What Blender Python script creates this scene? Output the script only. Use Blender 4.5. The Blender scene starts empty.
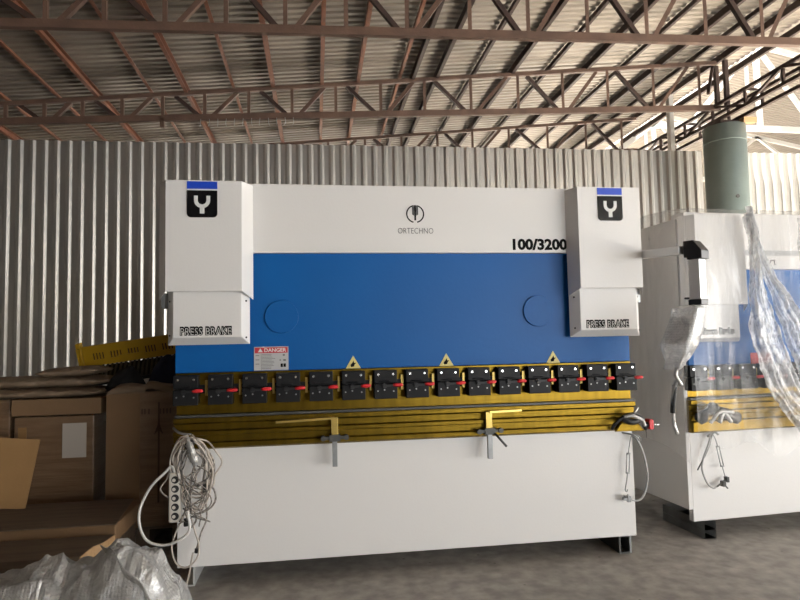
import bpy, bmesh, math, random
from mathutils import Vector, Matrix, noise
random.seed(7)
S = bpy.context.scene
C = S.collection
PI = math.pi

# ------------------------------------------------------------------ materials
def mat(name, col, rough=.5, metal=0., spec=.5, coat=0., bump=None, vary=None, alpha=None):
    """bump=(scale, strength, stretch xyz), vary=(scale, amount, other colour, stretch)"""
    m = bpy.data.materials.new(name); m.use_nodes = True
    nt = m.node_tree; b = nt.nodes['Principled BSDF']
    b.inputs['Base Color'].default_value = (*col, 1)
    b.inputs['Roughness'].default_value = rough
    b.inputs['Metallic'].default_value = metal
    b.inputs['Specular IOR Level'].default_value = spec
    b.inputs['Coat Weight'].default_value = coat
    b.inputs['Coat Roughness'].default_value = .15
    tc = nt.nodes.new('ShaderNodeTexCoord')
    def nz(scale, st, detail=4):
        mp = nt.nodes.new('ShaderNodeMapping'); mp.inputs['Scale'].default_value = st
        nt.links.new(tc.outputs['Object'], mp.inputs['Vector'])
        n = nt.nodes.new('ShaderNodeTexNoise'); n.inputs['Scale'].default_value = scale
        n.inputs['Detail'].default_value = detail
        nt.links.new(mp.outputs[0], n.inputs['Vector'])
        return n
    if vary:
        n = nz(vary[0], vary[3] if len(vary) > 3 else (1, 1, 1))
        r = nt.nodes.new('ShaderNodeMapRange')
        r.inputs['From Min'].default_value = .38; r.inputs['From Max'].default_value = .68
        r.inputs['To Max'].default_value = vary[1]
        nt.links.new(n.outputs['Fac'], r.inputs['Value'])
        mx = nt.nodes.new('ShaderNodeMix'); mx.data_type = 'RGBA'
        mx.inputs['A'].default_value = (*col, 1); mx.inputs['B'].default_value = (*vary[2], 1)
        nt.links.new(r.outputs[0], mx.inputs['Factor'])
        nt.links.new(mx.outputs['Result'], b.inputs['Base Color'])
    if bump:
        n = nz(bump[0], bump[2] if len(bump) > 2 else (1, 1, 1), 5)
        bp = nt.nodes.new('ShaderNodeBump'); bp.inputs['Strength'].default_value = bump[1]
        bp.inputs['Distance'].default_value = .02
        nt.links.new(n.outputs['Fac'], bp.inputs['Height'])
        nt.links.new(bp.outputs[0], b.inputs['Normal'])
    return m

def film_mat(name, lo, hi, scale, stretch, tint=(.9, .92, .95), bumpS=.6, rough=.18, p0=.45, p1=.7, gloss=.35):
    """clear plastic: transparent body, milky and shiny where it is creased"""
    m = bpy.data.materials.new(name); m.use_nodes = True
    nt = m.node_tree; nt.nodes.clear()
    N = nt.nodes.new; L = nt.links.new
    out = N('ShaderNodeOutputMaterial')
    tc = N('ShaderNodeTexCoord'); mp = N('ShaderNodeMapping'); mp.inputs['Scale'].default_value = stretch
    L(tc.outputs['Object'], mp.inputs['Vector'])
    n = N('ShaderNodeTexNoise'); n.inputs['Scale'].default_value = scale; n.inputs['Detail'].default_value = 7
    n.inputs['Roughness'].default_value = .62; n.inputs['Distortion'].default_value = .6
    L(mp.outputs[0], n.inputs['Vector'])
    r = N('ShaderNodeMapRange'); r.inputs['From Min'].default_value = p0; r.inputs['From Max'].default_value = p1
    r.inputs['To Min'].default_value = lo; r.inputs['To Max'].default_value = hi
    L(n.outputs['Fac'], r.inputs['Value'])
    bp = N('ShaderNodeBump'); bp.inputs['Strength'].default_value = bumpS; bp.inputs['Distance'].default_value = .03
    L(n.outputs['Fac'], bp.inputs['Height'])
    tr = N('ShaderNodeBsdfTransparent'); tr.inputs[0].default_value = (.97, .97, .97, 1)
    df = N('ShaderNodeBsdfDiffuse'); df.inputs[0].default_value = (*tint, 1); L(bp.outputs[0], df.inputs['Normal'])
    tl = N('ShaderNodeBsdfTranslucent'); tl.inputs[0].default_value = (*tint, 1); L(bp.outputs[0], tl.inputs['Normal'])
    gl = N('ShaderNodeBsdfGlossy'); gl.inputs['Roughness'].default_value = rough; L(bp.outputs[0], gl.inputs['Normal'])
    m1 = N('ShaderNodeMixShader'); m1.inputs[0].default_value = .35; L(df.outputs[0], m1.inputs[1]); L(tl.outputs[0], m1.inputs[2])
    m2 = N('ShaderNodeMixShader'); m2.inputs[0].default_value = gloss; L(m1.outputs[0], m2.inputs[1]); L(gl.outputs[0], m2.inputs[2])
    m3 = N('ShaderNodeMixShader'); L(r.outputs[0], m3.inputs[0]); L(tr.outputs[0], m3.inputs[1]); L(m2.outputs[0], m3.inputs[2])
    L(m3.outputs[0], out.inputs[0])
    return m

M = {}
M['white'] = mat('white_paint', (.79, .775, .755), .38, bump=(60, .04))
M['white_cover'] = mat('white_cover_paint', (.78, .765, .745), .4, bump=(60, .04))
M['blue'] = mat('blue_paint', (.002, .10, .35), .42, spec=.25, bump=(40, .05), vary=(1.5, .5, (.002, .088, .31)))
M['gold'] = mat('yellow_zinc_steel', (.20, .125, .012), .32, .9, vary=(3, .8, (.13, .082, .008), (6, 1, .6)), bump=(30, .06, (.2, 1, 3)))
M['brass'] = mat('brass', (.55, .40, .12), .35, .9)
M['black'] = mat('black_steel', (.009, .009, .010), .5, 0, spec=.22)
M['blackrub'] = mat('black_plastic', (.015, .015, .016), .5)
M['red'] = mat('red_grip', (.62, .02, .025), .4)
M['chrome'] = mat('bright_steel', (.65, .65, .64), .25, 1.)
M['greysteel'] = mat('grey_steel', (.33, .34, .34), .45, .8, vary=(12, .5, (.2, .19, .18)))
M['darksteel'] = mat('dark_steel', (.09, .09, .085), .5, .6)
M['ink'] = mat('black_ink', (.006, .006, .006), .7, spec=.1)
M['greyink'] = mat('grey_ink', (.11, .11, .11), .7, spec=.15)
M['stickwhite'] = mat('sticker_white', (.75, .75, .73), .45)
M['stickgrey'] = mat('sticker_silver', (.48, .48, .48), .4)
M['stickred'] = mat('sticker_red', (.50, .035, .05), .45)
M['stickblue'] = mat('sticker_blue', (.012, .06, .50), .35)
M['stickyellow'] = mat('sticker_yellow', (.72, .62, .22), .45)
M['badge'] = mat('gloss_black', (.006, .006, .007), .2, spec=.35)
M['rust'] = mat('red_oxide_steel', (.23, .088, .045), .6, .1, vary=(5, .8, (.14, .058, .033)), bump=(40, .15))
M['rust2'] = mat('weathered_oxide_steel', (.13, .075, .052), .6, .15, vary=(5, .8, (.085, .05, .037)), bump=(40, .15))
M['bark'] = mat('dark_or_shaded_oxide_steel', (.055, .03, .023), .6, .2, vary=(6, .7, (.03, .018, .014)))  # also the shaded tone of truss braces that fall to the right
M['whitesteel'] = mat('white_primed_steel', (.62, .60, .56), .5, vary=(4, .4, (.52, .49, .44)))
M['green'] = mat('grey_green_paint', (.20, .245, .225), .42, vary=(3, .6, (.16, .20, .185)), bump=(20, .08))
M['wall'] = mat('galvanised_sheet', (.62, .60, .56), .36, .85, vary=(2.2, .7, (.48, .465, .43), (1, 1, .25)), bump=(9, .05, (1, 1, .15)))
M['roof'] = mat('old_roof_sheet', (.25, .212, .172), .5, .3, vary=(1.3, .9, (.145, .122, .096), (.5, 1.4, 1)), bump=(10, .1))
M['roof2'] = mat('light_roof_sheet', (.22, .19, .16), .55, .2, vary=(1.3, .7, (.17, .147, .12), (.5, 1.4, 1)))
M['render'] = mat('dull_render', (.32, .30, .27), .8, vary=(2, .6, (.24, .22, .2)))
M['cardboard'] = mat('cardboard', (.23, .135, .065), .75, vary=(4, .6, (.21, .125, .062)), bump=(25, .1))
M['cardpale'] = mat('pale_cardboard', (.34, .195, .075), .75, vary=(3, .6, (.28, .155, .058)), bump=(25, .08))
M['wrapped'] = mat('film_wrapped_cardboard', (.19, .11, .057), .38, coat=.5, vary=(5, .8, (.25, .16, .092), (.5, .5, 5)), bump=(9, .55, (.5, .5, 7)))
M['kraft'] = mat('kraft_paper', (.24, .17, .11), .6, vary=(3, .6, (.19, .13, .08)), bump=(6, 1.))
M['wood'] = mat('raw_wood', (.46, .29, .14), .65, vary=(3, .8, (.36, .21, .10), (1, 8, 8)), bump=(8, .2, (1, 10, 10)))
M['greywood'] = mat('weathered_wood', (.17, .12, .08), .75, vary=(3, .8, (.12, .085, .058), (1, 8, 8)), bump=(8, .25, (1, 10, 10)))
M['crate'] = mat('yellow_plastic', (.60, .36, .012), .45, vary=(4, .5, (.50, .29, .01)))
M['slotshade'] = mat('slot_shade_tone', (.06, .03, .015), .7)  # shade tone for the crate slots
M['darkcloth'] = mat('navy_cloth', (.010, .014, .045), .85, bump=(9, .6))
M['blackcloth'] = mat('black_cloth', (.010, .010, .011), .9, bump=(9, .6))
M['wirebeige'] = mat('beige_cable', (.50, .44, .38), .45)
M['wirewhite'] = mat('white_cable', (.72, .70, .66), .4)
M['wiregrey'] = mat('grey_cable', (.42, .42, .41), .4)
M['wiretwist'] = mat('twisted_cable', (.36, .32, .28), .5, vary=(60, 1, (.04, .035, .03)))
M['stripwhite'] = mat('white_plastic', (.66, .62, .55), .4)
M['paper'] = mat('white_paper', (.50, .45, .39), .6)
M['alu'] = mat('satin_aluminium', (.72, .72, .71), .35, .5)
M['silvertape'] = mat('silver_tape', (.5, .49, .47), .35, .5, bump=(30, .6))

M['floor_bounce'] = mat('bounce_concrete', (.55, .525, .48), .7, vary=(.9, .8, (.45, .425, .385)))  # made pale so the unseen annex floor throws light back up
def floor_mat():
    m = mat('concrete', (.40, .375, .345), .62, spec=.35, vary=(.9, .8, (.30, .28, .255)), bump=(18, .12))
    nt = m.node_tree; b = nt.nodes['Principled BSDF']
    src = b.inputs['Base Color'].links[0].from_socket
    tc = nt.nodes.new('ShaderNodeTexCoord')
    v = nt.nodes.new('ShaderNodeTexNoise'); v.inputs['Scale'].default_value = 9; v.inputs['Detail'].default_value = 8
    nt.links.new(tc.outputs['Object'], v.inputs['Vector'])
    r = nt.nodes.new('ShaderNodeMapRange'); r.inputs['From Min'].default_value = .35; r.inputs['From Max'].default_value = .7
    r.inputs['To Min'].default_value = .72; r.inputs['To Max'].default_value = 1.18
    nt.links.new(v.outputs['Fac'], r.inputs['Value'])
    # dark specks of old oil
    w = nt.nodes.new('ShaderNodeTexVoronoi'); w.inputs['Scale'].default_value = 5.5
    nt.links.new(tc.outputs['Object'], w.inputs['Vector'])
    s = nt.nodes.new('ShaderNodeMapRange'); s.inputs['From Min'].default_value = .035; s.inputs['From Max'].default_value = .07
    s.inputs['To Min'].default_value = .55; s.inputs['To Max'].default_value = 1
    nt.links.new(w.outputs['Distance'], s.inputs['Value'])
    mu = nt.nodes.new('ShaderNodeMath'); mu.operation = 'MULTIPLY'
    nt.links.new(r.outputs[0], mu.inputs[0]); nt.links.new(s.outputs[0], mu.inputs[1])
    mx = nt.nodes.new('ShaderNodeVectorMath'); mx.operation = 'SCALE'
    nt.links.new(src, mx.inputs[0]); nt.links.new(mu.outputs[0], mx.inputs['Scale'])
    nt.links.new(mx.outputs[0], b.inputs['Base Color'])
    return m
M['floor'] = floor_mat()
M['film'] = film_mat('clear_plastic_film', .08, .32, 2.6, (4.2, 4.2, .45), tint=(.80, .80, .80), p0=.46, p1=.74, bumpS=.5)
M['filmside'] = film_mat('hazy_plastic_film', .22, .5, 2.2, (2.2, 2.2, .6), tint=(.78, .76, .73), p0=.45, p1=.75, bumpS=.4)
M['filmfold'] = film_mat('gathered_plastic_film', .38, .97, 16, (1.6, 1.6, .7), tint=(.96, .97, .98), p0=.40, p1=.58, bumpS=.45, rough=.13, gloss=.22)
M['bubble'] = film_mat('bubble_wrap', .62, .97, 9, (1, 1, 1), tint=(.68, .67, .64), p0=.35, p1=.62, bumpS=.9, rough=.16, gloss=.3)

M['bubblelight'] = film_mat('clear_bubble_wrap', .5, .9, 12, (1, 1, 1), tint=(.82, .81, .79), p0=.35, p1=.62, bumpS=.7, rough=.2, gloss=.3)
def bubble_dots(m):
    """add the grid of bubbles to the wrap's bump"""
    nt = m.node_tree
    bp = [n for n in nt.nodes if n.bl_idname == 'ShaderNodeBump'][0]
    tc = nt.nodes.new('ShaderNodeTexCoord')
    v = nt.nodes.new('ShaderNodeTexVoronoi'); v.inputs['Scale'].default_value = 62; v.inputs['Randomness'].default_value = .25
    nt.links.new(tc.outputs['Object'], v.inputs['Vector'])
    b2 = nt.nodes.new('ShaderNodeBump'); b2.inputs['Strength'].default_value = 1; b2.inputs['Distance'].default_value = .012; b2.invert = True
    nt.links.new(v.outputs['Distance'], b2.inputs['Height'])
    nt.links.new(bp.outputs[0], b2.inputs['Normal'])
    for n in nt.nodes:
        if n.bl_idname in ('ShaderNodeBsdfDiffuse', 'ShaderNodeBsdfGlossy'):
            nt.links.new(b2.outputs[0], n.inputs['Normal'])
bubble_dots(M['bubble']); bubble_dots(M['bubblelight'])

# ------------------------------------------------------------------ mesh helpers
def box(bm, x0, x1, y0, y1, z0, z1, mtx=None):
    vs = [bm.verts.new((x, y, z)) for x in (x0, x1) for y in (y0, y1) for z in (z0, z1)]
    for f in ((0, 1, 3, 2), (4, 6, 7, 5), (0, 4, 5, 1), (2, 3, 7, 6), (0, 2, 6, 4), (1, 5, 7, 3)):
        bm.faces.new([vs[i] for i in f])
    if mtx is not None:
        for v in vs: v.co = mtx @ v.co
    return vs

def prism(bm, pts, axis, a0, a1):
    """pts: 2-D outline; axis 'x' -> (y,z) outline pushed from x=a0 to a1, 'y' -> (x,z), 'z' -> (x,y)"""
    def P(p, a):
        return {'x': (a, p[0], p[1]), 'y': (p[0], a, p[1]), 'z': (p[0], p[1], a)}[axis]
    A = [bm.verts.new(P(p, a0)) for p in pts]; B = [bm.verts.new(P(p, a1)) for p in pts]
    n = len(pts)
    bm.faces.new(A); bm.faces.new(B[::-1])
    for i in range(n):
        j = (i + 1) % n
        bm.faces.new((A[i], B[i], B[j], A[j]))
    return A + B

def hexa(bm, A, B):
    """closed solid between two loops of equal length"""
    a = [bm.verts.new(p) for p in A]; b = [bm.verts.new(p) for p in B]
    n = len(a); bm.faces.new(a); bm.faces.new(b[::-1])
    for i in range(n):
        j = (i + 1) % n; bm.faces.new((a[i], b[i], b[j], a[j]))

def smoothpath(pts, n=6):
    pts = [Vector(p) for p in pts]
    if len(pts) < 3: return pts
    out = []
    P = [pts[0] * 2 - pts[1]] + pts + [pts[-1] * 2 - pts[-2]]
    for i in range(1, len(P) - 2):
        a, b, c, d = P[i - 1:i + 3]
        for k in range(n):
            t = k / n
            out.append(.5 * ((2 * b) + (c - a) * t + (2 * a - 5 * b + 4 * c - d) * t * t + (3 * b - a - 3 * c + d) * t ** 3))
    out.append(pts[-1]); return out

def tube(bm, pts, r, seg=8, n=6, smooth=True):
    P = smoothpath(pts, n) if smooth else [Vector(p) for p in pts]
    rings = []; up = Vector((0, 0, 1))
    for i, p in enumerate(P):
        t = (P[min(i + 1, len(P) - 1)] - P[max(i - 1, 0)])
        if t.length < 1e-9: t = Vector((0, 0, 1))
        t.normalize()
        u = up - t * up.dot(t)
        if u.length < .05:
            u = Vector((1, 0, 0)) - t * t.x
        u.normalize(); w = t.cross(u); up = u
        rr = r[i] if isinstance(r, list) else r
        rings.append([bm.verts.new(p + (u * math.cos(a) + w * math.sin(a)) * rr) for a in [2 * PI * k / seg for k in range(seg)]])
    for a, b in zip(rings, rings[1:]):
        for k in range(seg):
            f = bm.faces.new((a[k], a[(k + 1) % seg], b[(k + 1) % seg], b[k])); f.smooth = True
    bm.faces.new(rings[0][::-1]); bm.faces.new(rings[-1])

def bar(bm, p, q, w, h, up=(0, 0, 1)):
    """rectangular bar from p to q, w across, h along up"""
    p = Vector(p); q = Vector(q); t = (q - p).normalized(); u = Vector(up)
    u = u - t * u.dot(t)
    if u.length < .01: u = Vector((0, 1, 0)) - t * t.y
    u.normalize(); s = t.cross(u)
    A = [p + s * a * w / 2 + u * b * h / 2 for a, b in ((-1, -1), (1, -1), (1, 1), (-1, 1))]
    B = [v + (q - p) for v in A]
    hexa(bm, A, B)

def angle_bar(bm, p, q, w, th=.006, up=(0, 0, 1), flip=1):
    """L-section rolled angle between two points"""
    p = Vector(p); q = Vector(q); t = (q - p).normalized(); u = Vector(up)
    u = u - t * u.dot(t)
    if u.length < .01: u = Vector((0, 1, 0)) - t * t.y
    u.normalize(); s = t.cross(u) * flip
    prof = [(0, 0), (w, 0), (w, th), (th, th), (th, w), (0, w)]
    A = [p + s * (a - w / 2) + u * (b - w / 2) for a, b in prof]
    hexa(bm, A, [v + (q - p) for v in A])

def cyl(bm, c, axis, r, h, seg=24, r2=None):
    c = Vector(c); ax = Vector(axis).normalized()
    tube(bm, [c, c + ax * h], [r, r if r2 is None else r2], seg, smooth=False)

def obj(name, bm, m, parent=None, bevel=0, smooth=False, loc=None):
    bmesh.ops.recalc_face_normals(bm, faces=bm.faces)
    me = bpy.data.meshes.new(name); bm.to_mesh(me); bm.free()
    o = bpy.data.objects.new(name, me); C.objects.link(o)
    if m is not None: me.materials.append(M[m] if isinstance(m, str) else m)
    if parent: o.parent = parent
    if loc: o.location = loc
    if smooth:
        for p in me.polygons: p.use_smooth = True
    if bevel:
        b = o.modifiers.new('bevel', 'BEVEL'); b.width = bevel; b.segments = 2; b.limit_method = 'ANGLE'; b.angle_limit = .6
    return o

def thing(name, label, cat, loc=(0, 0, 0), rz=0, group=None):
    o = bpy.data.objects.new(name, None); C.objects.link(o); o.empty_display_size = .1
    o.location = loc; o.rotation_euler = (0, 0, rz)
    return tag(o, label, cat, group)
def tag(o, label, cat, group=None):
    o['label'] = label; o['category'] = cat
    if group: o['group'] = group
    return o
def struct(name, bm, m, **k):
    o = obj(name, bm, m, **k); o['kind'] = 'structure'; return o
def nb(): return bmesh.new()
def boxo(name, dims, m, parent, bevel=0, **k):
    b = nb(); box(b, *dims); return obj(name, b, m, parent, bevel, **k)

def lettering(name, body, size, x, y, z, m, parent, width=None, bold=0., depth=.0008, shear=0., center=False):
    """letters as real raised mesh, facing -Y, lower-left corner at x,z"""
    cu = bpy.data.curves.new('t', 'FONT'); cu.body = body; cu.size = size; cu.extrude = depth; cu.offset = bold; cu.shear = shear
    cu.resolution_u = 3; cu.space_character = 1.08 if body.startswith(('PRESS', 'Press')) else 1.0
    to = bpy.data.objects.new('t', cu); C.objects.link(to)
    bpy.context.view_layer.update()
    dg = bpy.context.evaluated_depsgraph_get()
    me = bpy.data.meshes.new_from_object(to.evaluated_get(dg))
    bpy.data.objects.remove(to); bpy.data.curves.remove(cu)
    xs = [v.co.x for v in me.vertices]; ys = [v.co.y for v in me.vertices]
    sx = (width / (max(xs) - min(xs))) if width else 1
    x0 = min(xs); y0 = min(ys)
    off = -(max(xs) - min(xs)) * sx / 2 if center else 0
    for v in me.vertices:
        a, b, c = v.co
        v.co = (x + off + (a - x0) * sx, y - c, z + (b - y0))
    me.materials.clear(); me.materials.append(M[m]); me.name = name
    if ' ' in body:      # one mesh per word: cut at the widest gap between letters
        w_ = bmesh.new(); w_.from_mesh(me); spans = []; seen = set()
        for v in w_.verts:
            if v in seen: continue
            todo = [v]; seen.add(v); isl = []
            while todo:
                u = todo.pop(); isl.append(u.co.x)
                for e in u.link_edges:
                    n_ = e.other_vert(u)
                    if n_ not in seen: seen.add(n_); todo.append(n_)
            spans.append((min(isl), max(isl)))
        w_.free(); spans.sort(); hi = spans[0][1]; best = (-9, 0)
        for p_, q_ in spans[1:]:
            best = max(best, (p_ - hi, (p_ + hi) / 2)); hi = max(hi, q_)
        cut = best[1]
        for side in (0, 1):
            w_ = bmesh.new(); w_.from_mesh(me)
            bmesh.ops.delete(w_, geom=[v for v in w_.verts if (v.co.x > cut) != bool(side)], context='VERTS')
            o = obj(name, w_, m, parent)
        return o
    o = bpy.data.objects.new(name, me); C.objects.link(o); o.parent = parent
    return o

# ------------------------------------------------------------------ the shed
WY = 9.2          # back wall
def roof_z(x): return 5.235 + .1 * x

def corrugated(axis_pts, profile_n, period, depth, fn):
    pass

# floor
b = nb(); box(b, -10, 8.6, -9, 34, -.2, 0); struct('floor', b, 'floor')
b = nb(); box(b, 8.6, 22, -9, 34, -.2, 0); struct('floor_annex_bounce', b, 'floor_bounce')  # unseen floor, added as a pale reflector to brighten roof and wall

# back wall of profiled sheet, two runs either side of the column
def sheet_wall(x0, x1, y, z0, ztop):
    b = nb(); P = .1675; prof = [(0, 0), (.058, 0), (.092, -.029), (.128, -.029), (.160, 0)]
    pts = []
    k = math.floor(x0 / P)
    while True:
        done = False
        for a, d in prof:
            X = k * P + a
            if X < x0: continue
            if X > x1: done = True; break
            pts.append((X, y + d))
        if done: break
        k += 1
    lo = [b.verts.new((X, Y, z0)) for X, Y in pts]; hi = [b.verts.new((X, Y, ztop(X))) for X, Y in pts]
    for i in range(len(pts) - 1): b.faces.new((lo[i], lo[i + 1], hi[i + 1], hi[i]))
    return b
def solid(o, t):
    s = o.modifiers.new('thick', 'SOLIDIFY'); s.thickness = t; s.offset = 0; return o
solid(struct('wall_back', sheet_wall(-9.9, 6.60, WY, 0, lambda x: 4.605 + .009 * x), 'wall'), .002)
solid(struct('wall_back_right', sheet_wall(6.74, 21.8, WY + .03, 0, lambda x: 4.61 + .008 * x), 'wall'), .002)
# closed sides of the shed, out of the frame
b = nb(); box(b, -10.2, -10, -9, 34, 0, 5); struct('wall_left', b, 'render')
b = nb()
box(b, -10, 3.5, -9.2, -9, 0, 6.2); box(b, 13.5, 22, -9.2, -9, 0, 9); box(b, 3.5, 13.5, -9.2, -9, 3.5, 9)  # opening placed and sized for the added front lamp
struct('wall_front', b, 'render')
b = nb(); box(b, 22, 22.2, -9, 34, 5.0, 6.5); box(b, 22, 22.2, 22, 34, 0, 5); box(b, 22, 22.2, -9, -4, 0, 5); box(b, 14, 14.2, -9, -8, 0, 7.4); box(b, 14, 14.2, -8, 1.6, 3.5, 7.4); box(b, 14, 22, 1.6, 1.8, 0, 7.0); struct('wall_right', b, 'render')  # includes an unseen inner partition added to frame the side lamp
b = nb(); box(b, -10, 22, 34, 34.2, 0, 9); struct('wall_rear', b, 'render')

# corrugated roof, ridges running along the slope
def sheet_roof(x0, x1, y0, y1, zf, period=.12, depth=.022, nx=6):
    b = nb(); ys = []
    y = y0; k = 0
    while y < y1:
        for a, d in ((0, 0), (.055, 0), (.08, depth), (.14, depth), (.165, 0)):
            ys.append((y + a * period / .19, d))
        y += period
    cols = []
    for i in range(nx + 1):
        X = x0 + (x1 - x0) * i / nx
        cols.append([b.verts.new((X, Y, zf(X) + d)) for Y, d in ys])
    for a, c in zip(cols, cols[1:]):
        for i in range(len(ys) - 1): b.faces.new((a[i], a[i + 1], c[i + 1], c[i]))
    return b
solid(struct('ceiling', sheet_roof(-10, 6.95, -9, 26, lambda x: roof_z(x) + .085), 'roof'), .003)
solid(struct('ceiling_annex', sheet_roof(10.1, 22, -9, 34, lambda x: 8.42 - .19 * (x - 10.1)), 'roof2'), .003)

# purlins: (x, heavy)
PX = [(-4.62, 1), (-4.07, 0), (-3.43, 0), (-2.93, 1), (-2.23, 0), (-1.77, 1), (-1.13, 0), (-.59, 1), (.10, 1), (.62, 1),
      (1.24, 0), (1.43, 1), (1.79, 1), (2.37, 0), (2.95, 1), (3.55, 0), (4.15, 1), (4.80, 0), (5.39, 1), (5.92, 0), (6.38, 1)]
ordn = ['first', 'second', 'third', 'fourth', 'fifth', 'sixth', 'seventh', 'eighth', 'ninth', 'tenth', 'eleventh', 'twelfth', 'thirteenth',
        'fourteenth', 'fifteenth', 'sixteenth', 'seventeenth', 'eighteenth', 'nineteenth', 'twentieth', 'twenty-first']
for i, (x, heavy) in enumerate(PX):
    z = roof_z(x) + .075; b = nb()
    if heavy:   # rolled channel
        h, w, t = .10, .05, .007
        prof = [(0, 0), (w, 0), (w, t), (t, t), (t, h - t), (w, h - t), (w, h), (0, h)]
    else:
        h, w, t = .062, .042, .006
        prof = [(0, 0), (w, 0), (w, t), (t, t), (t, h), (0, h)]
    prism(b, [(x + a, z - h + c) for a, c in prof], 'y', -8.9, 25.5)
    if i < 11: txt = '%s rust-brown roof purlin counted from the left edge' % ordn[i]
    else: txt = '%s rust-brown roof purlin counted back from the white-trussed bay' % ordn[len(PX) - 1 - i]
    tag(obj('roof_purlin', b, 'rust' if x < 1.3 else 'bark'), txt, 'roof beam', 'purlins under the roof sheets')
b = nb(); bar(b, (6.98, -8.9, 5.93), (6.98, 12.5, 5.93), .05, .10)
tag(obj('edge_beam', b, 'bark'), 'thin dark beam along the outer roof edge beside the white trusses', 'roof beam')

# brown trusses
def truss(Y, ztop, zbot, label, x0=-6.0, x1=6.35, nodes=(), first=0, hooks=False):
    t = thing('roof_truss', label, 'roof truss', (x0, Y, zbot(x0)), 0, 'brown trusses across the shed')
    o = Vector((x0, Y, zbot(x0)))
    def L(x, z, dy=0): return Vector((x, Y + dy, z)) - o
    b = nb(); bar(b, L(x0, ztop(x0)), L(x1, ztop(x1)), .05, .055); obj('top_chord', b, 'rust2', t)
    b = nb(); bar(b, L(x0, zbot(x0)), L(x1, zbot(x1)), .06, .085); obj('bottom_chord', b, 'rust2', t)
    nodes = list(nodes); st = nodes[1] - nodes[0]
    while nodes[0] - st > x0: nodes.insert(0, nodes[0] - st); first += 1
    while nodes[-1] + .7 < x1 + .05: nodes.append(nodes[-1] + .7)
    for k, x in enumerate(nodes):
        b = nb(); angle_bar(b, L(x, zbot(x) + .03), L(x, ztop(x) - .02), .042, .006, (0, 1, 0)); obj('vertical_strut', b, 'rust2', t)
        if k + 1 >= len(nodes): continue
        xn = nodes[k + 1]
        b = nb()
        if (k - first) % 2 == 0:   # falls to the right; darker steel stands in for its shaded facing
            angle_bar(b, L(x + .16, ztop(x + .16) - .02, .03), L(xn - .08, zbot(xn) + .03, .03), .05, .006, (0, 1, 0)); mm = 'bark'
        else:
            angle_bar(b, L(x + .1, zbot(x) + .03, .03), L(xn - .16, ztop(xn - .16) - .02, .03), .05, .006, (0, 1, 0)); mm = 'rust2'
        obj('diagonal_brace', b, mm, t)
    if hooks:
        for i in range(12):
            x = -1.55 + i * .115; b = nb()
            tube(b, [L(x, zbot(x) - .03, -.03), L(x + random.uniform(-.01, .01), zbot(x) - .10, -.03), L(x + random.uniform(-.02, .02), zbot(x) - .14, -.03)], .0035, 6)
            obj('wire_hook', b, 'greysteel', t)
        b = nb(); box(b, *( -2.09 - o.x, -2.04 - o.x, -.03, .03, zbot(-2.06) - o.z - .13, zbot(-2.06) - o.z)); obj('stub_post', b, 'rust2', t)
    return t
truss(5.9, lambda x: 5.20 + .1 * x, lambda x: 4.70 + .029 * x, 'nearest brown steel roof truss, crossing near the top of the photo', nodes=[-3.1, -2.52, -1.99, -1.43, -.85, -.27, .34, .97, 1.64, 2.28, 2.95, 3.64, 4.35, 5.05], first=0)
truss(8.4, lambda x: 5.20 + .1 * x, lambda x: 4.77 + .0525 * x, 'middle brown roof truss with small wire hooks under its bottom chord', hooks=True, nodes=[-4.06, -3.58, -3.1, -2.59, -2.06, -1.5, -.9, -.3, .32, .97, 1.62, 2.32, 3.05, 3.76, 4.49, 5.25, 6.03])
truss(10.8, lambda x: 5.19 + .1 * x, lambda x: 4.80 + .06 * x, 'farthest brown roof truss, half hidden by the top of the wall', nodes=[-3.9, -3.2, -2.5, -1.8, -1.1, -.4, .26, .94, 1.62, 2.31, 2.99, 3.71, 4.49, 5.28, 6.03], first=1)

# lattice girder along the bay, carried by the column
g = thing('lattice_girder', 'dark lattice girder running into the depth above the green column', 'girder', (6.42, 3, 4.9))
for dx in (-.14, .14):
    for dz in (.22, -.02):
        b = nb(); bar(b, (dx, 0, dz), (dx, 18, dz), .05, .05); obj('chord', b, 'bark', g)
k = 0
for i in range(24):
    y = .4 + i * .72
    b = nb(); bar(b, (-.14, y, 0), (-.14, y, .22), .035, .035, (0, 1, 0)); obj('vertical_strut', b, 'bark', g)
    b = nb(); bar(b, (.14, y, 0), (.14, y, .22), .035, .035, (0, 1, 0)); obj('vertical_strut', b, 'bark', g)
    b = nb()
    if i % 2: bar(b, (-.14, y + .04, .21), (-.14, y + .68, -.01), .035, .035)
    else: bar(b, (-.14, y + .04, -.01), (-.14, y + .68, .21), .035, .035)
    obj('diagonal_brace', b, 'bark', g)
    b = nb(); bar(b, (-.14, y, .22), (.14, y + (.36 if i % 2 else 0), .22), .03, .03); obj('cross_tie', b, 'bark', g)
for y in (5.28, 5.50):
    b = nb(); bar(b, (0, y, .2), (0, y, .93), .06, .06, (0, 1, 0)); obj('post', b, 'bark', g)
b = nb(); bar(b, (-.05, 5.5, .93), (-.45, 5.1, .30), .04, .04); obj('diagonal_brace', b, 'bark', g)

# green column
c = thing('round_column', 'thick grey-green round steel column in front of the wall', 'column', (6.43, 8.4, 0))
b = nb(); cyl(b, (0, 0, 0), (0, 0, 1), .305, 4.78, 40); obj('shaft', b, 'green', c)
b = nb(); cyl(b, (0, 0, 4.52), (0, 0, 1), .308, .012, 40); obj('weld_seam', b, 'green', c)
boxo('cap_plate', (-.2, .2, -.2, .2, 4.78, 4.84), 'bark', c)
boxo('timber_block', (.12, .34, -.3, -.2, 4.78, 4.86), 'wood', c)
b = nb(); cyl(b, (-.06, -.31, 3.62), (0, 1, 0), .028, .03, 12); obj('bolt', b, 'darksteel', c)
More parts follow.
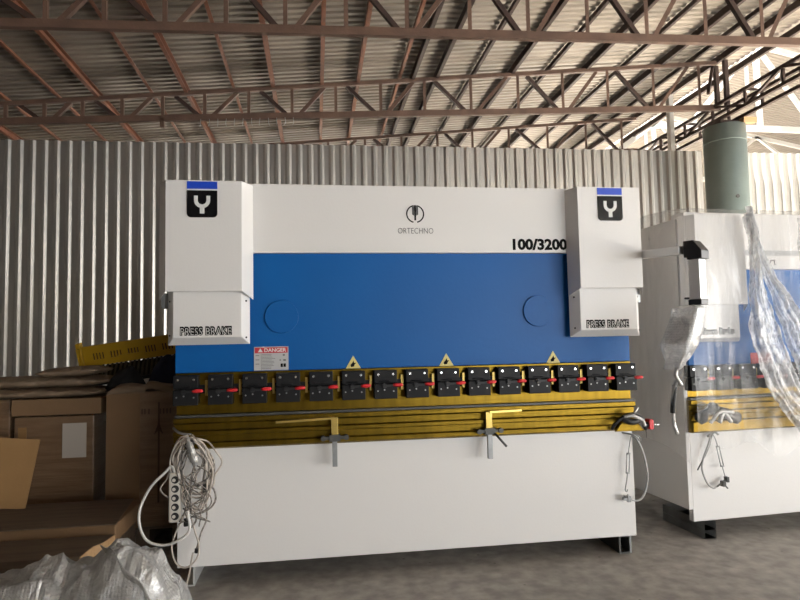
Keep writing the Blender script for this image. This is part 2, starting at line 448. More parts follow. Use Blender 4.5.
# pale post behind the wall
b = nb(); bar(b, (6.19, 9.42, 0), (6.19, 9.42, 5.72), .08, .1, (0, 1, 0))
tag(obj('steel_post', b, 'whitesteel'), 'slim white steel post rising behind the wall to the roof', 'post')

# white trusses of the next bay
def white_truss(Y, label):
    t = thing('roof_truss', label, 'roof truss', (10.1, Y, 6.1), 0, 'white trusses of the next bay')
    def B(name, a, c, w=.10):
        b = nb(); bar(b, (a[0], 0, a[1]), (c[0], 0, c[1]), .07, w); obj(name, b, 'whitesteel', t)
    A = (-.01, 2.035)
    B('rafter', A, (-3.55, -.58), .11); B('rafter', A, (9.5, .25), .11)
    B('bottom_chord', (-2.7, .08), (9.5, .02), .13)
    B('king_post', A, (0, .05), .12)
    B('web_brace', A, (-1.75, .1), .10); B('web_brace', A, (1.43, .1), .10)
    B('web_brace', (1.65, .1), (3.4, 1.4), .08); B('web_brace', (3.4, 1.4), (5.2, .1), .08)
    B('hanger_rod', (-.27, 1.55), (-.27, .9), .05)
    return t
white_truss(12.0, 'nearer white roof truss fanning from its apex in the next bay')
white_truss(16.2, 'farther white roof truss low behind the wall in the next bay')

# ------------------------------------------------------------------ press brakes
def badge(p, x0, x1, z0, z1, y, name='logo_badge'):
    zb = z1 - (z1 - z0) * .25
    r = (x1 - x0) * .14
    pts = [(x0, zb), (x1, zb)]
    for i in range(7): a = -i / 6 * PI / 2; pts.append((x1 - r + r * math.cos(a), z0 + r + r * math.sin(a)))
    for i in range(7): a = -PI / 2 - i / 6 * PI / 2; pts.append((x0 + r + r * math.cos(a), z0 + r + r * math.sin(a)))
    b = nb(); prism(b, pts, 'y', y - .004, y); o = obj(name, b, 'badge', p)
    zs = z1 - (z1 - z0) * .205
    b = nb(); box(b, x0, x1, y - .004, y, zs, z1); obj('blue_stripe', b, 'stickblue', o)
    # white fork shape: a U with a stem
    bh = zb - z0; cx = (x0 + x1) / 2; R = (x1 - x0) * .205; w = (x1 - x0) * .125; cz = zb - .37 * bh
    top = zb - .20 * bh
    b = nb()
    outer = [(cx - R - w / 2, top)] + [(cx + (R + w / 2) * math.cos(PI + i / 14 * PI), cz + (R + w / 2) * math.sin(PI + i / 14 * PI)) for i in range(15)] + [(cx + R + w / 2, top)]
    inner = [(cx - R + w / 2, top)] + [(cx + (R - w / 2) * math.cos(PI + i / 14 * PI), cz + (R - w / 2) * math.sin(PI + i / 14 * PI)) for i in range(15)] + [(cx + R - w / 2, top)]
    ov = [b.verts.new((a, y - .006, c)) for a, c in outer]; iv = [b.verts.new((a, y - .006, c)) for a, c in inner]
    for i in range(len(ov) - 1): b.faces.new((ov[i], ov[i + 1], iv[i + 1], iv[i]))
    r_ = bmesh.ops.extrude_face_region(b, geom=b.faces[:])
    for v in r_['geom']:
        if isinstance(v, bmesh.types.BMVert): v.co.y += .002
    box(b, cx - w * .6, cx + w * .6, y - .0066, y - .004, zb - .86 * bh, cz - R + w * .48)
    obj('fork_emblem', b, 'stickwhite', o)
    return o

def cover(p, f0, f1, b0, b1, yf, yb, z0, z1, drop, name='cylinder_cover', bottom=0):
    """folded sheet housing: front face, splayed side faces, closed top"""
    b = nb(); t = .004
    zb = z0 - drop
    F = [(f0, yf), (f1, yf)]
    Bk = [(b0, yb), (b1, yb)]
    # outline of horizontal section, front then returns
    if bottom:   # tray with a splayed bottom edge as well
        A = [(f0, yf, z1), (f1, yf, z1), (f1, yf, z0 + bottom), (f0, yf, z0 + bottom)]
        D = [(b0, yb, z1), (b1, yb, z1), (b1, yb, z0), (b0, yb, z0)]
        hexa(b, A, D)
    else:
        h = [b.verts.new(c) for c in ((f0, yf, z0), (f1, yf, z0), (f1, yf, z1), (f0, yf, z1))]
        k = [b.verts.new(c) for c in ((b0, yb, zb), (b1, yb, zb), (b1, yb, z1), (b0, yb, z1))]
        b.faces.new(h); b.faces.new((h[3], h[2], k[2], k[3])); b.faces.new((h[1], k[1], k[2], h[2])); b.faces.new((k[0], h[0], h[3], k[3]))
        # inner floor a little above the hem, so the hem stands proud
        zz = z0 + .02
        q = [b.verts.new(c) for c in ((f0 + .006, yf + .004, zz), (f1 - .006, yf + .004, zz), (b1 - .008, yb, zz), (b0 + .008, yb, zz))]
        b.faces.new(q)
    o = obj(name, b, 'white_cover', p)
    if not bottom:
        s = o.modifiers.new('thick', 'SOLIDIFY'); s.thickness = .004; s.offset = -1
    bv = o.modifiers.new('bevel', 'BEVEL'); bv.width = .004; bv.segments = 2; bv.limit_method = 'ANGLE'; bv.angle_limit = .4
    return o

def make_clamp(p, x, z, w=.155, h=.19):
    b = nb()
    y = -.03
    box(b, x - w / 2, x + w / 2, y - .04, y + .03, z + .01, z + h / 2)           # upper plate
    box(b, x - w / 2, x + w / 2, y - .05, y + .03, z - h / 2, z + .004)          # lower jaw
    box(b, x - w / 2 + .012, x + w / 2 - .012, y - .046, y + .02, z + .004, z + .01)
    box(b, x - .04, x + .03, y - .054, y - .03, z + .018, z + .024)
    cl = obj('punch_clamp', b, 'black', p, bevel=.004)
    for sx in (-.05, .05):
        b = nb(); cyl(b, (x + sx, y - .046, z + h * .36), (0, 1, 0), .008, .012, 12); obj('screw', b, 'chrome', cl)
    for sx, sz in ((-.055, -.042), (-.01, -.035), (.052, -.045)):
        b = nb(); cyl(b, (x + sx, y - .0525, z + sz), (0, 1, 0), .0055, .006, 8); obj('set_screw', b, 'greysteel', cl)
    b = nb(); cyl(b, (x - .01, y - .06, z - .008), (0, 1, 0), .017, .02, 14); bar(b, (x - .02, y - .062, z - .008), (x + .05, y - .066, z - .004), .016, .014)
    obj('lever', b, 'blackrub', cl)
    b = nb(); tube(b, [(x + .045, y - .066, z - .004), (x + .07, y - .068, z - .003), (x + .105, y - .07, z - .002), (x + .112, y - .07, z - .002)], [.009, .0125, .011, .006], 10, smooth=False)
    obj('grip', b, 'red', cl)
    return cl

def press_brake(name, label, loc, rz, W, Z, covers, clamps, full):
    """Z: apron0, apron1, table1, gold0, gold1, blue1, fascia1, cover0, cover1, lower0"""
    t = thing(name, label, 'press brake', loc, rz)
    a0, a1, t1, g0, g1, bl1, f1, c0, c1, l0 = Z
    boxo('front_apron', (0, W, 0, .05, a0, a1), 'white', t, .004)
    # side frames with the open throat
    for x in (.06, W - .14):
        b = nb()
        prism(b, [(.05, a0 + .1), (1.5, a0 + .1), (1.5, f1 - .25), (1.2, f1 - .05), (.12, f1 - .05), (.12, g1 + .1), (.55, g1), (.55, a1 - .05), (.05, a1 - .05)], 'x', x, x + .08)
        obj('side_frame', b, 'white', t)
    boxo('rear_panel', (.14, W - .14, 1.2, 1.25, a0 + .15, f1 - .3), 'white', t)
    boxo('oil_tank', (.4, W - .4, .35, 1.15, bl1 + .05, f1 - .12), 'white', t, .01)
    # lower table: a stepped section
    b = nb()
    prism(b, [(.2, t1 - .005), (-.055, t1 - .005), (-.055, t1 - .035), (-.03, t1 - .045), (-.03, t1 - .085), (-.06, t1 - .09), (-.06, t1 - .115), (-.045, t1 - .118),
              (-.045, t1 - .16), (-.07, t1 - .165), (-.07, a1 + .012), (-.05, a1), (.2, a1)], 'x', -.015, W + .005)
    obj('lower_table', b, 'gold', t, .002)
    boxo('die_rail', (-.01, W + .012, -.04, .1, t1 - .004, t1 + .012), 'darksteel', t, .002)
    # ram: gold lower beam and blue upper plate
    boxo('ram_beam', (-.01, W + .01, .015, .1, g0 + .018, g1 - .008), 'gold', t, .003)
    boxo('ram_edge_strip', (-.01, W + .01, .0, .1, g1 - .035, g1), 'gold', t, .003)
    boxo('clamp_rail', (.1, W - .04, -.012, .03, (g0 + g1) / 2 + .02, (g0 + g1) / 2 + .075), 'black', t)
    boxo('ram_plate', (-.02 if full else .04, W + .02, .02, .1, g1 + .001, bl1 + .02), 'blue', t, .003)
    fa = boxo('fascia', (.02, W - .02, -.03, .12, bl1 - .005, f1), 'white_cover', t, .003)
    for x in clamps:
        make_clamp(t, x, (g0 + g1) / 2 + .046)
    for x, x2 in zip(clamps[:-1], clamps[1:]):
        b = nb(); box(b, x2 - .105, x2 - .088, -.02, .02, (g0 + g1) / 2 + .005, (g0 + g1) / 2 + .105); obj('wedge', b, 'brass', t)
    return t, fa

PBW = 3.16
cl1 = [.065 + i * .2163 for i in range(15)]
pb, fascia = press_brake('press_brake', 'large uncovered white and blue press brake in the middle of the shed', (-.90, 4.08, 0), 0, PBW,
    (.128, .885, 1.09, 1.065, 1.372, 2.17, 2.635, 1.9, 2.62, 1.555), None, cl1, True)
for (uf0, uf1, ub0, ub1), (lf0, lf1, lb0, lb1), bx, tx in (((-.045, .43, -.112, .49), (-.008, .42, -.055, .468), (.088, .277), (.04, .355)),
                                                     ((2.742, 3.21, 2.70, 3.275), (2.755, 3.182, 2.70, 3.235), (2.89, 3.076), (2.80, 3.112))):
    u = cover(pb, uf0, uf1, ub0, ub1, -.15, -.03, 1.9, 2.62, .05)
    lo = cover(pb, lf0, lf1, lb0, lb1, -.10, -.03, 1.555, 1.96, 0, 'guard_cover', .05)
    badge(u, bx[0], bx[1], 2.377, 2.612, -.151)
    b = nb()
    for sz in (1.62, 1.84):
        cyl(b, ((lf0 + lb0) / 2 - .002, -.068, sz), (-.8, -.6, 0), .006, .004, 10); cyl(b, ((lf1 + lb1) / 2 + .002, -.068, sz - .02 if sz < 1.7 else sz), (.8, -.6, 0), .006, .004, 10)
    obj('screw', b, 'ink', lo)
    lettering('outline_lettering', 'PRESS BRAKE', .068, tx[0] - .005, -.1012, 1.617, 'ink', lo, width=tx[1] - tx[0] + .01, bold=.0062)
    lettering('lettering', 'PRESS BRAKE', .068, tx[0], -.1026, 1.621, 'stickwhite', lo, width=tx[1] - tx[0], bold=-.0012)
# right and left hanging guide brackets under the covers
boxo('guide_bracket', (-.10, -.075, -.02, .06, 1.80, 1.9), 'greysteel', pb); boxo('guide_bracket', (3.235, 3.26, -.02, .06, 1.80, 1.9), 'greysteel', pb)
# round plates on the ram
for x, z in ((.672, 1.735), (2.487, 1.75)):
    b = nb(); cyl(b, (x, .02, z), (0, -1, 0), .112, .014, 48); o = obj('round_plate', b, 'blue', pb, .003)
    for k in range(4):
        a = PI / 4 + k * PI / 2; b = nb(); cyl(b, (x + .085 * math.cos(a), .008, z + .085 * math.sin(a)), (0, -1, 0), .007, .004, 8); obj('screw', b, 'blue', o)
# circular maker's mark and writing on the fascia
b = nb(); yb = -.0315
cx, cz, R = 1.596, 2.438, .064
for s0 in (0, PI):
    vo = []; vi = []
    for i in range(25):
        a = s0 - PI / 2 + .22 + i / 24 * (PI - .44)
        vo.append(b.verts.new((cx + R * math.cos(a), yb, cz + R * math.sin(a)))); vi.append(b.verts.new((cx + (R - .009) * math.cos(a), yb, cz + (R - .009) * math.sin(a))))
    for i in range(24): b.faces.new((vo[i], vo[i + 1], vi[i + 1], vi[i]))
box(b, cx - .006, cx + .006, yb - .001, yb + .001, cz - .045, cz + .062)
obj('round_mark', b, 'ink', fascia)
b = nb(); prism(b, [(cx - .021, cz + .058), (cx - .008, cz + .062), (cx - .008, cz - .012), (cx - .021, cz - .004)], 'y', yb - .001, yb + .001)
prism(b, [(cx + .021, cz + .058), (cx + .008, cz + .062), (cx + .008, cz - .012), (cx + .021, cz - .004)], 'y', yb - .001, yb + .001)
obj('mark_stripes', b, 'greyink', fascia)
lettering('maker_lettering', 'ORTECHNO', .058, 1.472, -.0312, 2.30, 'greyink', fascia, width=.25, bold=-.0008)
lettering('size_lettering', '100/3200', .104, 2.297, -.0312, 2.184, 'ink', fascia, width=.408, bold=.0045)
# danger sticker
st = boxo('danger_sticker', (.487, .714, .0165, .0195, 1.377, 1.535), 'stickgrey', pb)
boxo('red_band', (.492, .709, .0155, .0165, 1.492, 1.530), 'stickred', st)
lettering('lettering', 'DANGER', .034, .555, .0152, 1.499, 'stickwhite', st, width=.145, bold=.0006)
b = nb(); prism(b, [(.513, 1.499), (.545, 1.499), (.529, 1.525)], 'y', .0148, .0155); obj('alert_triangle', b, 'stickwhite', st)
b = nb()
for i in range(11):
    z = 1.483 - i * .0094; box(b, .538, .538 + random.uniform(.06, .095), .0156, .0165, z - .0012, z + .0012)
for z in (1.476, 1.448, 1.42): box(b, .497, .522, .0156, .0165, z - .002, z + .002)
box(b, .533, .535, .0156, .0165, 1.38, 1.488)
box(b, .677, .69, .0156, .0165, 1.472, 1.482); box(b, .68, .697, .0156, .0165, 1.438, 1.448); box(b, .655, .664, .0156, .0165, 1.440, 1.447)
obj('fine_print', b, 'greyink', st)
b = nb(); box(b, .662, .677, .0154, .0165, 1.397, 1.420); box(b, .681, .697, .0154, .0165, 1.397, 1.420); obj('pictogram', b, 'ink', st)
# warning triangles
for x in (1.151, 1.803, 2.588):
    b = nb(); prism(b, [(x - .052, 1.374), (x + .052, 1.374), (x, 1.461)], 'y', .0165, .0195); o = obj('warning_triangle', b, 'stickyellow', pb)
    b = nb(); prism(b, [(x - .016, 1.384), (x + .004, 1.386), (x + .010, 1.402), (x + .022, 1.412), (x + .006, 1.412), (x + .002, 1.428), (x - .008, 1.410), (x - .02, 1.398)], 'y', .0155, .0165)
    obj('hand_pictogram', b, 'ink', o)
# feet: lengths of channel
for x, m in ((.06, 'alu'), (3.08, 'darksteel')):
    b = nb(); s = 1
    prism(b, [(x - .045, .002), (x + .035, .002), (x + .035, .012), (x - .033, .012), (x - .033, .118), (x + .035, .118), (x + .035, .128), (x - .045, .128)] if m == 'darksteel' else
          [(x - .035, .002), (x + .045, .002), (x + .045, .128), (x + .035, .128), (x + .035, .012), (x - .035, .012)], 'y', .02, 1.4)
    obj('foot', b, m, pb)
    if m == 'darksteel':
        b = nb(); box(b, x + .035, x + .047, .02, .5, .0, .128); obj('foot', b, 'greysteel', pb)
# front stop arms hanging on the table
def stop_arm(x, bar_to, lever):
    b = nb(); box(b, x - .022, x + .022, -.10, -.07, .905, 1.06); o = obj('stop_arm', b, 'brass', pb, .002)
    b = nb(); box(b, x - .017, x + .015, -.12, -.088, .745, .94); obj('steel_rod', b, 'greysteel', o, .002)
    b = nb(); bar(b, (x, -.09, 1.058), bar_to, .05, .014); obj('flat_bar', b, 'brass', o)
    b = nb(); bar(b, (x - .075, -.11, .93), (x + .075, -.11, .932), .02, .02)
    cyl(b, (x - .075, -.13, .93), (0, 1, 0), .017, .04, 12); cyl(b, (x + .075, -.13, .932), (0, 1, 0), .017, .04, 12); box(b, x - .035, x + .035, -.125, -.07, .908, .95)
    obj('clamp_collar', b, 'darksteel', o)
    if lever:
        b = nb(); tube(b, [(x + .03, -.13, .915), (x + .10, -.16, .83)], .008, 8); obj('lever', b, 'darksteel', o)
stop_arm(1.015, (.635, -.09, 1.045), False)
stop_arm(2.065, (2.30, -.07, 1.06), True)
# bracket, cables and red stop button on the right end of the table
b = nb(); prism(b, [(2.98, .885), (3.20, .885), (3.13, .97), (3.06, .985)], 'y', -.10, -.08); br = obj('end_bracket', b, 'gold', pb, .003)
b = nb(); cyl(b, (3.195, -.1, .925), (1, 0, 0), .022, .03, 14); obj('button_housing', b, 'blackrub', br)
b = nb(); box(b, 3.222, 3.255, -.13, -.07, .895, .965); obj('stop_button', b, 'red', br, .004)
b = nb(); tube(b, [(3.255, -.1, .925), (3.31, -.1, .925)], .005, 8); obj('pin', b, 'chrome', br)
b = nb(); tube(b, [(2.96, -.09, .905), (2.97, -.12, .945), (3.03, -.13, .99), (3.10, -.13, 1.01), (3.16, -.13, .98), (3.19, -.12, .93), (3.20, -.11, .895)], .012, 8)
tube(b, [(3.02, -.12, .985), (3.08, -.14, .955), (3.14, -.13, .965)], .022, 8); obj('black_cable', b, 'blackrub', br)
b = nb(); tube(b, [(3.03, -.13, .992), (3.08, -.145, 1.0), (3.12, -.145, .985), (3.16, -.14, .965), (3.185, -.13, .925)], .013, 8); tube(b, [(3.10, -.13, 1.0), (3.14, -.13, 1.055)], [.012, .008], 6, smooth=False); obj('tape_wrap', b, 'silvertape', br)

# swinging control arm with a wrapped pendant on the right cover
b = nb(); bar(b, (3.21, .05, 2.147), (3.29, -.50, 2.113), .055, .056); arm = obj('pendant_arm', b, 'alu', pb, .004)
R = Matrix.Translation((3.345, -.55, 0)) @ Matrix.Rotation(math.radians(-62), 4, 'Z')
b = nb(); vs = prism(b, [(-.05, 2.06), (-.03, 2.06), (-.03, 2.045), (.068, 2.045), (.068, 2.10), (.015, 2.168), (-.05, 2.168)], 'y', -.05, .05)
for v in vs: v.co = R @ v.co
obj('elbow', b, 'blackrub', arm, .004)
b = nb(); box(b, -.03, .045, -.04, .04, 1.785, 2.045, R); obj('drop_post', b, 'alu', arm, .005)
b = nb(); box(b, -.035, .05, -.045, .045, 1.75, 1.785, R); box(b, -.075, .0, -.02, .02, 1.79, 1.803, R); obj('swivel', b, 'blackrub', arm, .003)
# wrapped pendant, leaning
def lumpy(bm, amp, scale, seed=0, sub=3):
    bmesh.ops.subdivide_edges(bm, edges=bm.edges[:], cuts=sub, use_grid_fill=True)
    bm.normal_update()
    for v in bm.verts:
        n = noise.noise_vector(v.co * scale + Vector((seed, seed * 2, 0)))
        v.co += n * amp
b = nb(); bx_ = nb()
secs = [(1.752, 3.27, 3.31, 3.37, .05), (1.735, 3.235, 3.295, 3.40, 0), (1.68, 3.215, 3.285, 3.395, 0), (1.59, 3.175, 3.255, 3.372, 0), (1.50, 3.135, 3.225, 3.345, 0), (1.41, 3.14, 3.19, 3.28, .02), (1.335, 3.16, 3.175, 3.215, .05)]
rings = []; rin = []
for z, xl, xe, xr, k in secs:
    q = [Vector((xl, -.45 - k, z)), Vector((xe, -.62 + k, z)), Vector((xr, -.55 + k / 2, z)), Vector((xr - .06, -.38 - k, z))]
    rings.append([b.verts.new(c) for c in q])
    if 1.45 < z < 1.70:
        m_ = sum(q, Vector()) / 4; rin.append([bx_.verts.new(m_ + (c - m_) * .8) for c in q])
for p, q in zip(rings, rings[1:]):
    for i in range(4): b.faces.new((p[i], p[(i + 1) % 4], q[(i + 1) % 4], q[i]))
b.faces.new(rings[0]); b.faces.new(rings[-1][::-1])
for p, q in zip(rin, rin[1:]):
    for i in range(4): bx_.faces.new((p[i], p[(i + 1) % 4], q[(i + 1) % 4], q[i]))
bx_.faces.new(rin[0]); bx_.faces.new(rin[-1][::-1])
lumpy(b, .008, 16, 3, 5)
pend = obj('pendant_box', bx_, 'alu', arm, .01)
o = obj('bubble_wrap_cover', b, 'bubblelight', pend, smooth=True)
b = nb(); tube(b, [(3.18, -.55, 1.35), (3.17, -.55, 1.30), (3.205, -.55, 1.24), (3.18, -.54, 1.26), (3.165, -.52, 1.18), (3.17, -.50, 1.05), (3.185, -.48, .98), (3.205, -.48, .92)], .013, 8); obj('pendant_cable', b, 'silvertape', arm)
b = nb(); tube(b, [(3.175, -.53, 1.24), (3.168, -.515, 1.15), (3.168, -.50, 1.06)], .016, 8); obj('cable_tape', b, 'blackrub', arm)

# second machine, turned a little and shrouded in film
cl2 = [.055 + i * .217 for i in range(14)]
p2, fascia2 = press_brake('press_brake', 'second press brake at the right, shrouded in clear plastic film', (2.823, 4.25, 0), math.radians(3.8), PBW,
    (.137, .81, 1.06, 1.055, 1.30, 2.07, 2.51, 1.78, 2.47, 1.495), None, cl2, False)
for (uf0, uf1, ub0, ub1), (lf0, lf1, lb0, lb1), tx in (((.026, .462, -.04, .52), (.053, .41, .0, .46), (.085, .36)), ((2.70, 3.13, 2.64, 3.2), (2.74, 3.1, 2.69, 3.15), (2.78, 3.05))):
    u = cover(p2, uf0, uf1, ub0, ub1, -.14, -.03, 1.78, 2.47, .05)
    lo = cover(p2, lf0, lf1, lb0, lb1, -.10, -.03, 1.495, 1.84, 0, 'guard_cover', .03)
    lettering('outline_lettering', 'Press Brake', .062, tx[0] - .004, -.1012, 1.551, 'ink', lo, width=tx[1] - tx[0] + .008, bold=.006)
    lettering('lettering', 'Press Brake', .062, tx[0], -.1024, 1.5545, 'stickwhite', lo, width=tx[1] - tx[0], bold=-.0008)
lettering('name_lettering', 'Smart', .08, .645, -.0315, 2.10, 'ink', fascia2, width=.20)
boxo('grey_stripe', (.53, 2.63, -.033, -.03, 2.175, 2.215), 'stickgrey', fascia2)
boxo('danger_sticker', (.60, .80, .0165, .0195, 1.31, 1.40), 'stickred', p2)
for k in range(2):
    b = nb(); z = .002 + k * .066
    prism(b, [(.09, z), (.19, z), (.19, z + .064), (.09, z + .064)], 'y', 0, .5)
    # open mouth of the square tube
    f = [q for q in b.faces if abs(q.calc_center_median().y) < .001]
    bmesh.ops.inset_region(b, faces=f, thickness=.008)
    r_ = bmesh.ops.extrude_face_region(b, geom=f)
    for v in r_['geom']:
        if isinstance(v, bmesh.types.BMVert): v.co.y += .3
    bmesh.ops.delete(b, geom=f, context='FACES')
    obj('foot', b, 'greysteel', p2)
    b = nb(); box(b, 2.9, 3.0, 0, 1.4, z, z + .064); obj('foot', b, 'greysteel', p2)
b = nb(); box(b, -.035, .0, .0, 1.5, .23, 2.46); obj('side_panel', b, 'white', p2, .003)
b = nb(); cyl(b, (-.02, .05, .70), (-1, 0, 0), .008, .004, 8); obj('screw', b, 'ink', p2)
b = nb(); tube(b, [(.0, -.1, .90), (.06, -.13, .98), (.15, -.12, 1.0), (.22, -.13, .95), (.32, -.12, .92)], [.03, .04, .05, .04, .03, .02] * 5, 8, 5); obj('cable_bundle', b, 'blackrub', p2)
b = nb(); tube(b, [(.12, -.18, .9), (.16, -.18, .97), (.22, -.18, .9)], .015, 8); tube(b, [(.05, -.17, .9), (.12, -.19, .98), (.25, -.17, .97)], .013, 8); obj('tape_wrap', b, 'silvertape', p2)

# clear film over the second machine
def film_sheet():
    t = thing('plastic_film', 'crumpled clear plastic film draped over the right-hand press brake', 'plastic sheet', (2.823, 4.25, 0), math.radians(3.8))
    # front fall
    b = nb(); nx, nz = 90, 60
    g = []
    for i in range(nx + 1):
        x = -.09 + 3.4 * i / nx; col = []
        hem = .70 + .05 * math.sin(x * 7) + .03 * math.sin(x * 17 + 1) - .04 * math.exp(-((x - .02) / .15) ** 2)
        for j in range(nz + 1):
            s = j / nz; z = 2.505 + (hem - 2.505) * s
            y = -.175 - .01 * s
            fold = noise.noise(Vector((x * 3.2, z * .45, 1.7))) * .035 + noise.noise(Vector((x * 9, z * 1.5, 4.1))) * .014
            y += (fold - .02) * (.25 + .75 * s)
            col.append(b.verts.new((x, y, z)))
        g.append(col)
    for a, c_ in zip(g, g[1:]):
        for j in range(nz): b.faces.new((a[j], a[j + 1], c_[j + 1], c_[j]))
    obj('front_fall', b, 'film', t, smooth=True)
    # top
    b = nb(); g = []
    for i in range(41):
        x = -.09 + 3.4 * i / 40; col = []
        for j in range(25):
            y = -.178 + 1.75 * j / 24
            z = 2.505 + .012 * noise.noise(Vector((x * 5, y * 5, 0))) + (.03 * max(0, noise.noise(Vector((x * 7, y * 9, 3)))) if 0 < j < 24 else 0) + (.035 if y > .1 else .035 * max(0, (y + .178) / .278))
            col.append(b.verts.new((x, y, z)))
        g.append(col)
    for a, c_ in zip(g, g[1:]):
        for j in range(24): b.faces.new((a[j], a[j + 1], c_[j + 1], c_[j]))
    obj('top_cover', b, 'filmside', t, smooth=True)
    # side fall
    b = nb(); g = []
    for i in range(41):
        y = -.178 + 1.75 * i / 40; col = []
        hem = .60 + .05 * math.sin(y * 5 + 1.2) + .20 * (y + .17) 
        for j in range(41):
            s = j / 40; z = 2.505 + (hem - 2.505) * s + (.035 * min(1, max(0, (y + .178) / .278))) * (1 - s)
            x = -.09 - .02 * math.sin(s * PI) + (noise.noise(Vector((y * 4, z * .8, 9))) * .022) * (.2 + .8 * s) - .05 * s * s
            col.append(b.verts.new((x, y, z)))
        g.append(col)
    for a, c_ in zip(g, g[1:]):
        for j in range(40): b.faces.new((a[j], a[j + 1], c_[j + 1], c_[j]))
    obj('side_fall', b, 'filmside', t, smooth=True)
    # gathered, crumpled folds hanging off the front
    def fold(path, widths, seed, name='gathered_fold'):
        b = nb(); n = 170; m = 40; g = []
        P = smoothpath(path, 12); ln = len(P) - 1
        Wd = smoothpath([(w, 0, 0) for w in widths], 12)
        for i in range(n + 1):
            u = i / n * ln; k = min(int(u), ln - 1); p = P[k].lerp(P[k + 1], u - k)
            uu = i / n * (len(Wd) - 1); kk = min(int(uu), len(Wd) - 2); w = Wd[kk].lerp(Wd[kk + 1], uu - kk).x
            row = []
            for j in range(m + 1):
                v = j / m - .5
                q = Vector((p.x + v * w, p.y, p.z + v * .08))
                pleat = noise.noise(Vector((v * 7 + p.z * .8, p.z * 1.1, seed))) * .045 + noise.noise(Vector((v * 17, p.z * 2.5 + v * 3, seed + 3))) * .016
                q.y += pleat + noise.noise(Vector((q.x * 16, q.z * 9, seed))) * .018 - .03 * (1 - (2 * v) ** 2)
                q.x += noise.noise(Vector((q.z * 5, v * 3, seed + 5))) * .014
                q.y += abs(noise.noise(Vector((q.x * 38, q.z * 22, seed)))) * .013 - abs(noise.noise(Vector((q.x * 70, q.z * 45, seed + 2)))) * .007
                row.append(b.verts.new(q))
            g.append(row)
        for a, c_ in zip(g, g[1:]):
            for j in range(m): b.faces.new((a[j], a[j + 1], c_[j + 1], c_[j]))
        obj(name, b, 'filmfold', t, smooth=True)
    fold([(.43, -.22, 2.49), (.455, -.23, 2.07), (.48, -.25, 1.62), (.55, -.26, 1.35), (.64, -.27, 1.13), (.80, -.27, .90), (.95, -.25, .74)], [.02, .05, .24, .27, .26, .22, .14], 1.)
    fold([(.44, -.20, 2.49), (.535, -.22, 2.07), (.76, -.25, 1.62), (.84, -.27, 1.35), (.90, -.28, 1.13), (1.0, -.28, .92), (1.12, -.26, .80)], [.02, .045, .22, .22, .22, .2, .1], 5.)
    fold([(.95, -.20, 2.49), (.95, -.22, 2.25), (1.03, -.23, 1.98), (1.16, -.24, 1.75), (1.34, -.25, 1.45)], [.03, .10, .16, .2, .2], 9.)
    fold([(2.1, -.20, 2.49), (2.15, -.22, 2.1), (2.25, -.25, 1.6), (2.3, -.26, 1.1), (2.3, -.24, .8)], [.03, .1, .18, .2, .12], 17.)
    return t
film_sheet()

# cream cabinet behind, seen between the machines
cb = thing('control_cabinet', 'cream metal cabinet standing between the press brakes near the wall', 'cabinet', (4.0, 6.3, 0))
boxo('body', (-.5, .5, 0, .5, .1, 2.62), 'white', cb, .01)
boxo('door', (-.46, .46, -.02, 0, .2, 2.55), 'white_cover', cb, .004)
boxo('plinth', (-.5, .5, .02, .5, 0, .1), 'darksteel', cb)
boxo('handle', (.36, .40, -.045, -.02, 1.2, 1.4), 'blackrub', cb)

# ------------------------------------------------------------------ cables
def hang_sling(x, y, label):
    t = thing('wire_sling', label, 'wire sling', (x, y, 0), 0, 'wire slings on the machine fronts')
    return t
s1 = hang_sling(2.23, 4.045, 'grey wire loop with turnbuckle hung at the right end of the uncovered machine')
def sling_parts(t, mirror=1):
    m = mirror
    b = nb()
    tube(b, [(0 * m, .0, .842), (.03 * m, -.02, .82), (.07 * m, -.02, .74), (.098 * m, -.02, .62), (.10 * m, -.02, .53), (.07 * m, -.02, .43), (.02 * m, -.02, .39), (-.04 * m, -.02, .405), (-.075 * m, -.015, .425)], .0075, 8)
    obj('cable', b, 'wiregrey', t)
    b = nb()
    for dx in (-.011, .011):
        tube(b, [(-.028 * m + dx - .006, -.015, .72), (-.04 * m + dx - .006, -.015, .585)], .004, 6)
    for zz, xx in ((.72, -.034), (.585, -.046)):
        tube(b, [(xx * m - .012 + .0, -.015, zz), (xx * m + .014, -.015, zz)], .006, 6)
    tube(b, [(-.034 * m, -.015, .72), (-.015 * m, -.01, .80), (.0, -.005, .842)], .004, 6); tube(b, [(-.046 * m, -.015, .585), (-.055 * m, -.015, .53), (-.068 * m, -.015, .47), (-.058 * m, -.015, .455), (-.05 * m, -.015, .47)], .0045, 6)
    obj('turnbuckle', b, 'greysteel', t)
    b = nb(); box(b, -.075 * m - .012, -.075 * m + .014, -.03, .0, .395, .415); box(b, -.05 * m - .01, -.05 * m + .012, -.035, .0, .385, .425); tube(b, [(-.085 * m, -.015, .43), (-.04 * m, -.02, .40)], .007, 6); tube(b, [(-.06 * m, -.03, .44), (-.05 * m, -.02, .385)], .006, 6)
    obj('rope_clip', b, 'greysteel', t)
    b = nb(); tube(b, [(-.05 * m, .03, .86), (-.01 * m, -.02, .855), (.03 * m, -.03, .835), (.05 * m, -.02, .805)], .006, 8); tube(b, [(.0, -.02, .855), (.045 * m, -.03, .84), (.065 * m, -.02, .80)], .004, 6); obj('knot', b, 'greysteel', t)
sling_parts(s1)
s2 = hang_sling(2.99, 4.225, 'grey wire loop with turnbuckle hung below the film on the right-hand machine')
s2.rotation_euler = (0, 0, math.radians(3.8))
